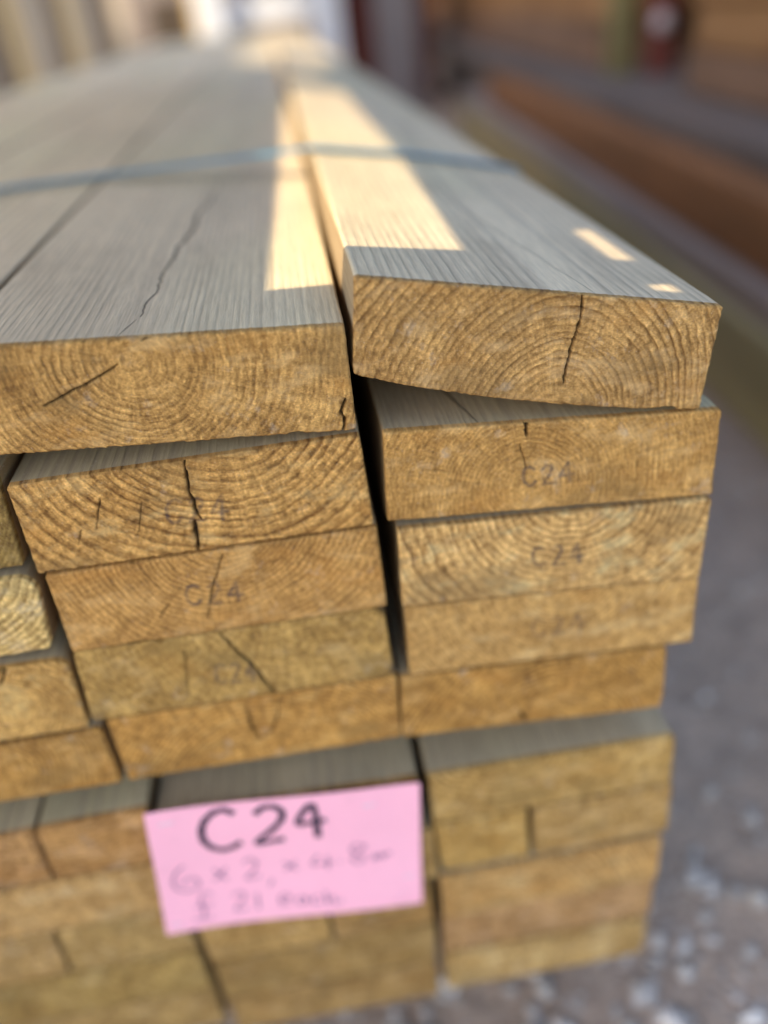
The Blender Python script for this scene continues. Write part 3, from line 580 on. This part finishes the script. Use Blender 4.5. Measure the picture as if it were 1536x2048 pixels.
# ---------------------------------------------------------------- far end: white frame, upright planks, wall
wm = rough_mat('galvanised_steel', (.80, .80, .80), (.70, .70, .70), 8, (1, 1, .4), rough=.5, bumpd=.002)
f = empty('steel_stillage', (.05, 5.6, 0), 'pale grey steel frame with upright bars standing beyond the far end of the pile', 'steel frame')
def fb(n, x0, x1, y0, y1, z0, z1):
    box(n, x0, x1, y0, y1, z0, z1, wm, f, bev=.005)
fb('post', -.40, -.22, 5.30, 5.42, .001, 1.9); fb('post', .27, .44, 5.30, 5.42, .001, 1.9)
for x in (-.13, -.0, .13): fb('upright_bar', x, x+.05, 5.33, 5.38, .74, 1.9)
fb('cross_rail', -.215, .265, 5.32, 5.40, .62, .735)
gpm = rough_mat('grey_post_paint', (.30, .265, .25), (.24, .21, .20), 7)
tag(box('yard_post', .68, .93, 5.6, 5.75, .001, 2.2, gpm), 'wide brownish grey upright post right of the dark red container', 'post')
rc_ = empty('metal_container', (.55, 6.6, 0), 'dark red ribbed container behind the grey post and steel frame', 'container')
box('container_wall', .35, 1.15, 6.3, 6.9, .001, 2.2, rp, rc_)
for i in range(7): box('rib', .37+i*.11, .42+i*.11, 6.27, 6.298, .05, 2.15, rp, rc_, bev=.004)
pal = [rough_mat('pale_upright_timber', a, b, 6, (1, 1, .2)) for a, b in
       (((.74, .54, .27), (.54, .38, .18)), ((.55, .46, .34), (.40, .32, .24)), ((.30, .23, .16), (.20, .15, .10)))]
PL = ['first', 'second', 'third', 'fourth', 'fifth', 'sixth', 'seventh', 'eighth', 'ninth', 'tenth', 'eleventh']
for i in range(11):
    t = i/10; xx = -.86 + .10*t + random.uniform(-.015, .015); yy = 2.45 + 2.6*t**1.25; w_ = random.uniform(.085, .13)
    o = box('upright_plank', xx-w_, xx, yy, yy+.045, .001, 1.9, pal[i % 3], bev=.005, tilt=(-.05, random.uniform(-.04, .03)))
    tag(o, 'pale plank standing upright in the row at top left, %s from the left' % PL[i], 'plank', 'upright planks at the left')
dm = rough_mat('greyish_brace_timber', (.36, .31, .25), (.26, .22, .17), 6)
o = box('leaning_beam', -.66, -.52, 5.55, 5.65, .15, 1.7, dm, tilt=(0, .72)); tag(o, 'greyish beam leaning diagonally between the upright planks and the steel frame', 'beam')
tag(box('dark_crate', -.72, -.45, 5.75, 6.2, .001, .80, rough_mat('dark_crate_wood', (.09, .065, .045), (.05, .04, .03), 5)), 'dark brown crate under the leaning beam', 'crate')
tag(box('timber_post', -.46, -.41, 5.62, 5.68, .001, 2.0, pal[0]), 'thin yellowish upright post left of the steel frame', 'post')
wl = N('far_wall', .9, .1); wv = wl.coords()
wb = wl.n('TexBrick'); wl.l(wl.coords(scale=(1, 1, 1)), wb.inputs[0]); wb.inputs['Scale'].default_value = 3
wb.inputs['Color1'].default_value = (.34, .29, .26, 1); wb.inputs['Color2'].default_value = (.28, .24, .22, 1); wb.inputs['Mortar'].default_value = (.36, .33, .3, 1)
tag(box('yard_wall', -9, 1.6, 11, 11.25, .001, 4.5, wl.out(wl.mix(wl.ramp(wl.noise(wv, 1.2, 4), .35, .65), (.24, .20, .17), (.15, .125, .11)))), 'greyish brown wall across the far end of the yard', 'wall')
tag(along('yard_wall', 1.6, 8.9, 15, .001, 4.5, .2, dkb), 'dark wall behind the long pack at right', 'wall')

# ---------------------------------------------------------------- what shades the pile: plywood sheets and high slabs, added unseen to shape the sun patch
def slab(V, F, pts, z, th):
    """a convex patch given in the plane of the pile's top, carried back along the sun to height z above it"""
    sx, sy = SUN.x/SUN.z*z, SUN.y/SUN.z*z; n = len(V); m = len(pts)
    for t in (0, th): V += [(x+sx, y+sy-.30, .58+z+t) for x, y in pts]
    F.append(tuple(n+i for i in reversed(range(m)))); F.append(tuple(n+m+i for i in range(m)))
    for i in range(m): j = (i+1) % m; F.append((n+i, n+j, n+m+j, n+m+i))
blockm = rough_mat('blocker', (.42, .30, .17), (.34, .24, .13), 8, (1, .3, 1))
H1 = .42
V = []; F = []
slab(V, F, [(-.25, -.15), (-.022, -.15), (-.0215, .348), (-.013, .65), (0, 1.18), (.006, 2.2), (-.25, 2.2)], H1, .003)
slab(V, F, [(-.0215, -.15), (.07, -.15), (.0705, .357), (-.021, .349)], H1, .003)
slab(V, F, [(0.0006, 1.2), (.0825, 1.2), (.083, 1.5), (.0027, 1.5)], H1, .003)
slab(V, F, [(.0045, 1.68), (.0835, 1.68), (.0835, 2.2), (.0065, 2.2)], H1, .003)
tag(mesh_obj('sun_blocker', V, F, blockm), 'plywood sheet added unseen above and left of the pile to shape the sun patch', 'plywood sheet', 'plywood sheets for the sun patch')
V = []; F = []
slab(V, F, [(.0705, -.15), (.1275, -.15), (.1275, 2.2), (.084, 2.2), (.083, 1.18), (.0815, .65), (.0710, .357)], H1, .003)
slab(V, F, [(.128, -.15), (.138, -.15), (.138, .304), (.128, .306)], H1, .003)
slab(V, F, [(.128, .315), (.138, .3175), (.138, .355), (.128, .356)], H1, .003)
slab(V, F, [(.128, .415), (.138, .418), (.138, 2.2), (.128, 2.2)], H1, .003)
slab(V, F, [(.1385, -.15), (.38, -.15), (.38, 2.2), (.1385, 2.2)], H1, .003)
tag(mesh_obj('sun_blocker', V, F, blockm), 'plywood sheet with two small cut-outs, added unseen above the pile to shape the sun patch', 'plywood sheet', 'plywood sheets for the sun patch')
shadem = rough_mat('sunshade_grey', (.42, .41, .39), (.34, .33, .31), 3)
V = []; F = []; H2 = 12.0  # unseen slabs added to shade the yard around the sun patch
slab(V, F, [(.28, -5), (8, -5), (8, 15), (.28, 15)], H2, .03)
slab(V, F, [(-6, -1.2), (-.14, -1.2), (-.14, 1.9), (-.08, 2.3), (-.08, 5.4), (-6, 5.4)], H2, .03)
slab(V, F, [(-.139, -1.2), (.279, -1.2), (.279, -.1), (-.139, -.1)], H2, .03)
tag(mesh_obj('added_sunshade', V, F, shadem), 'flat grey roof high over the left of the yard', 'roof')

S.render.engine = 'CYCLES'
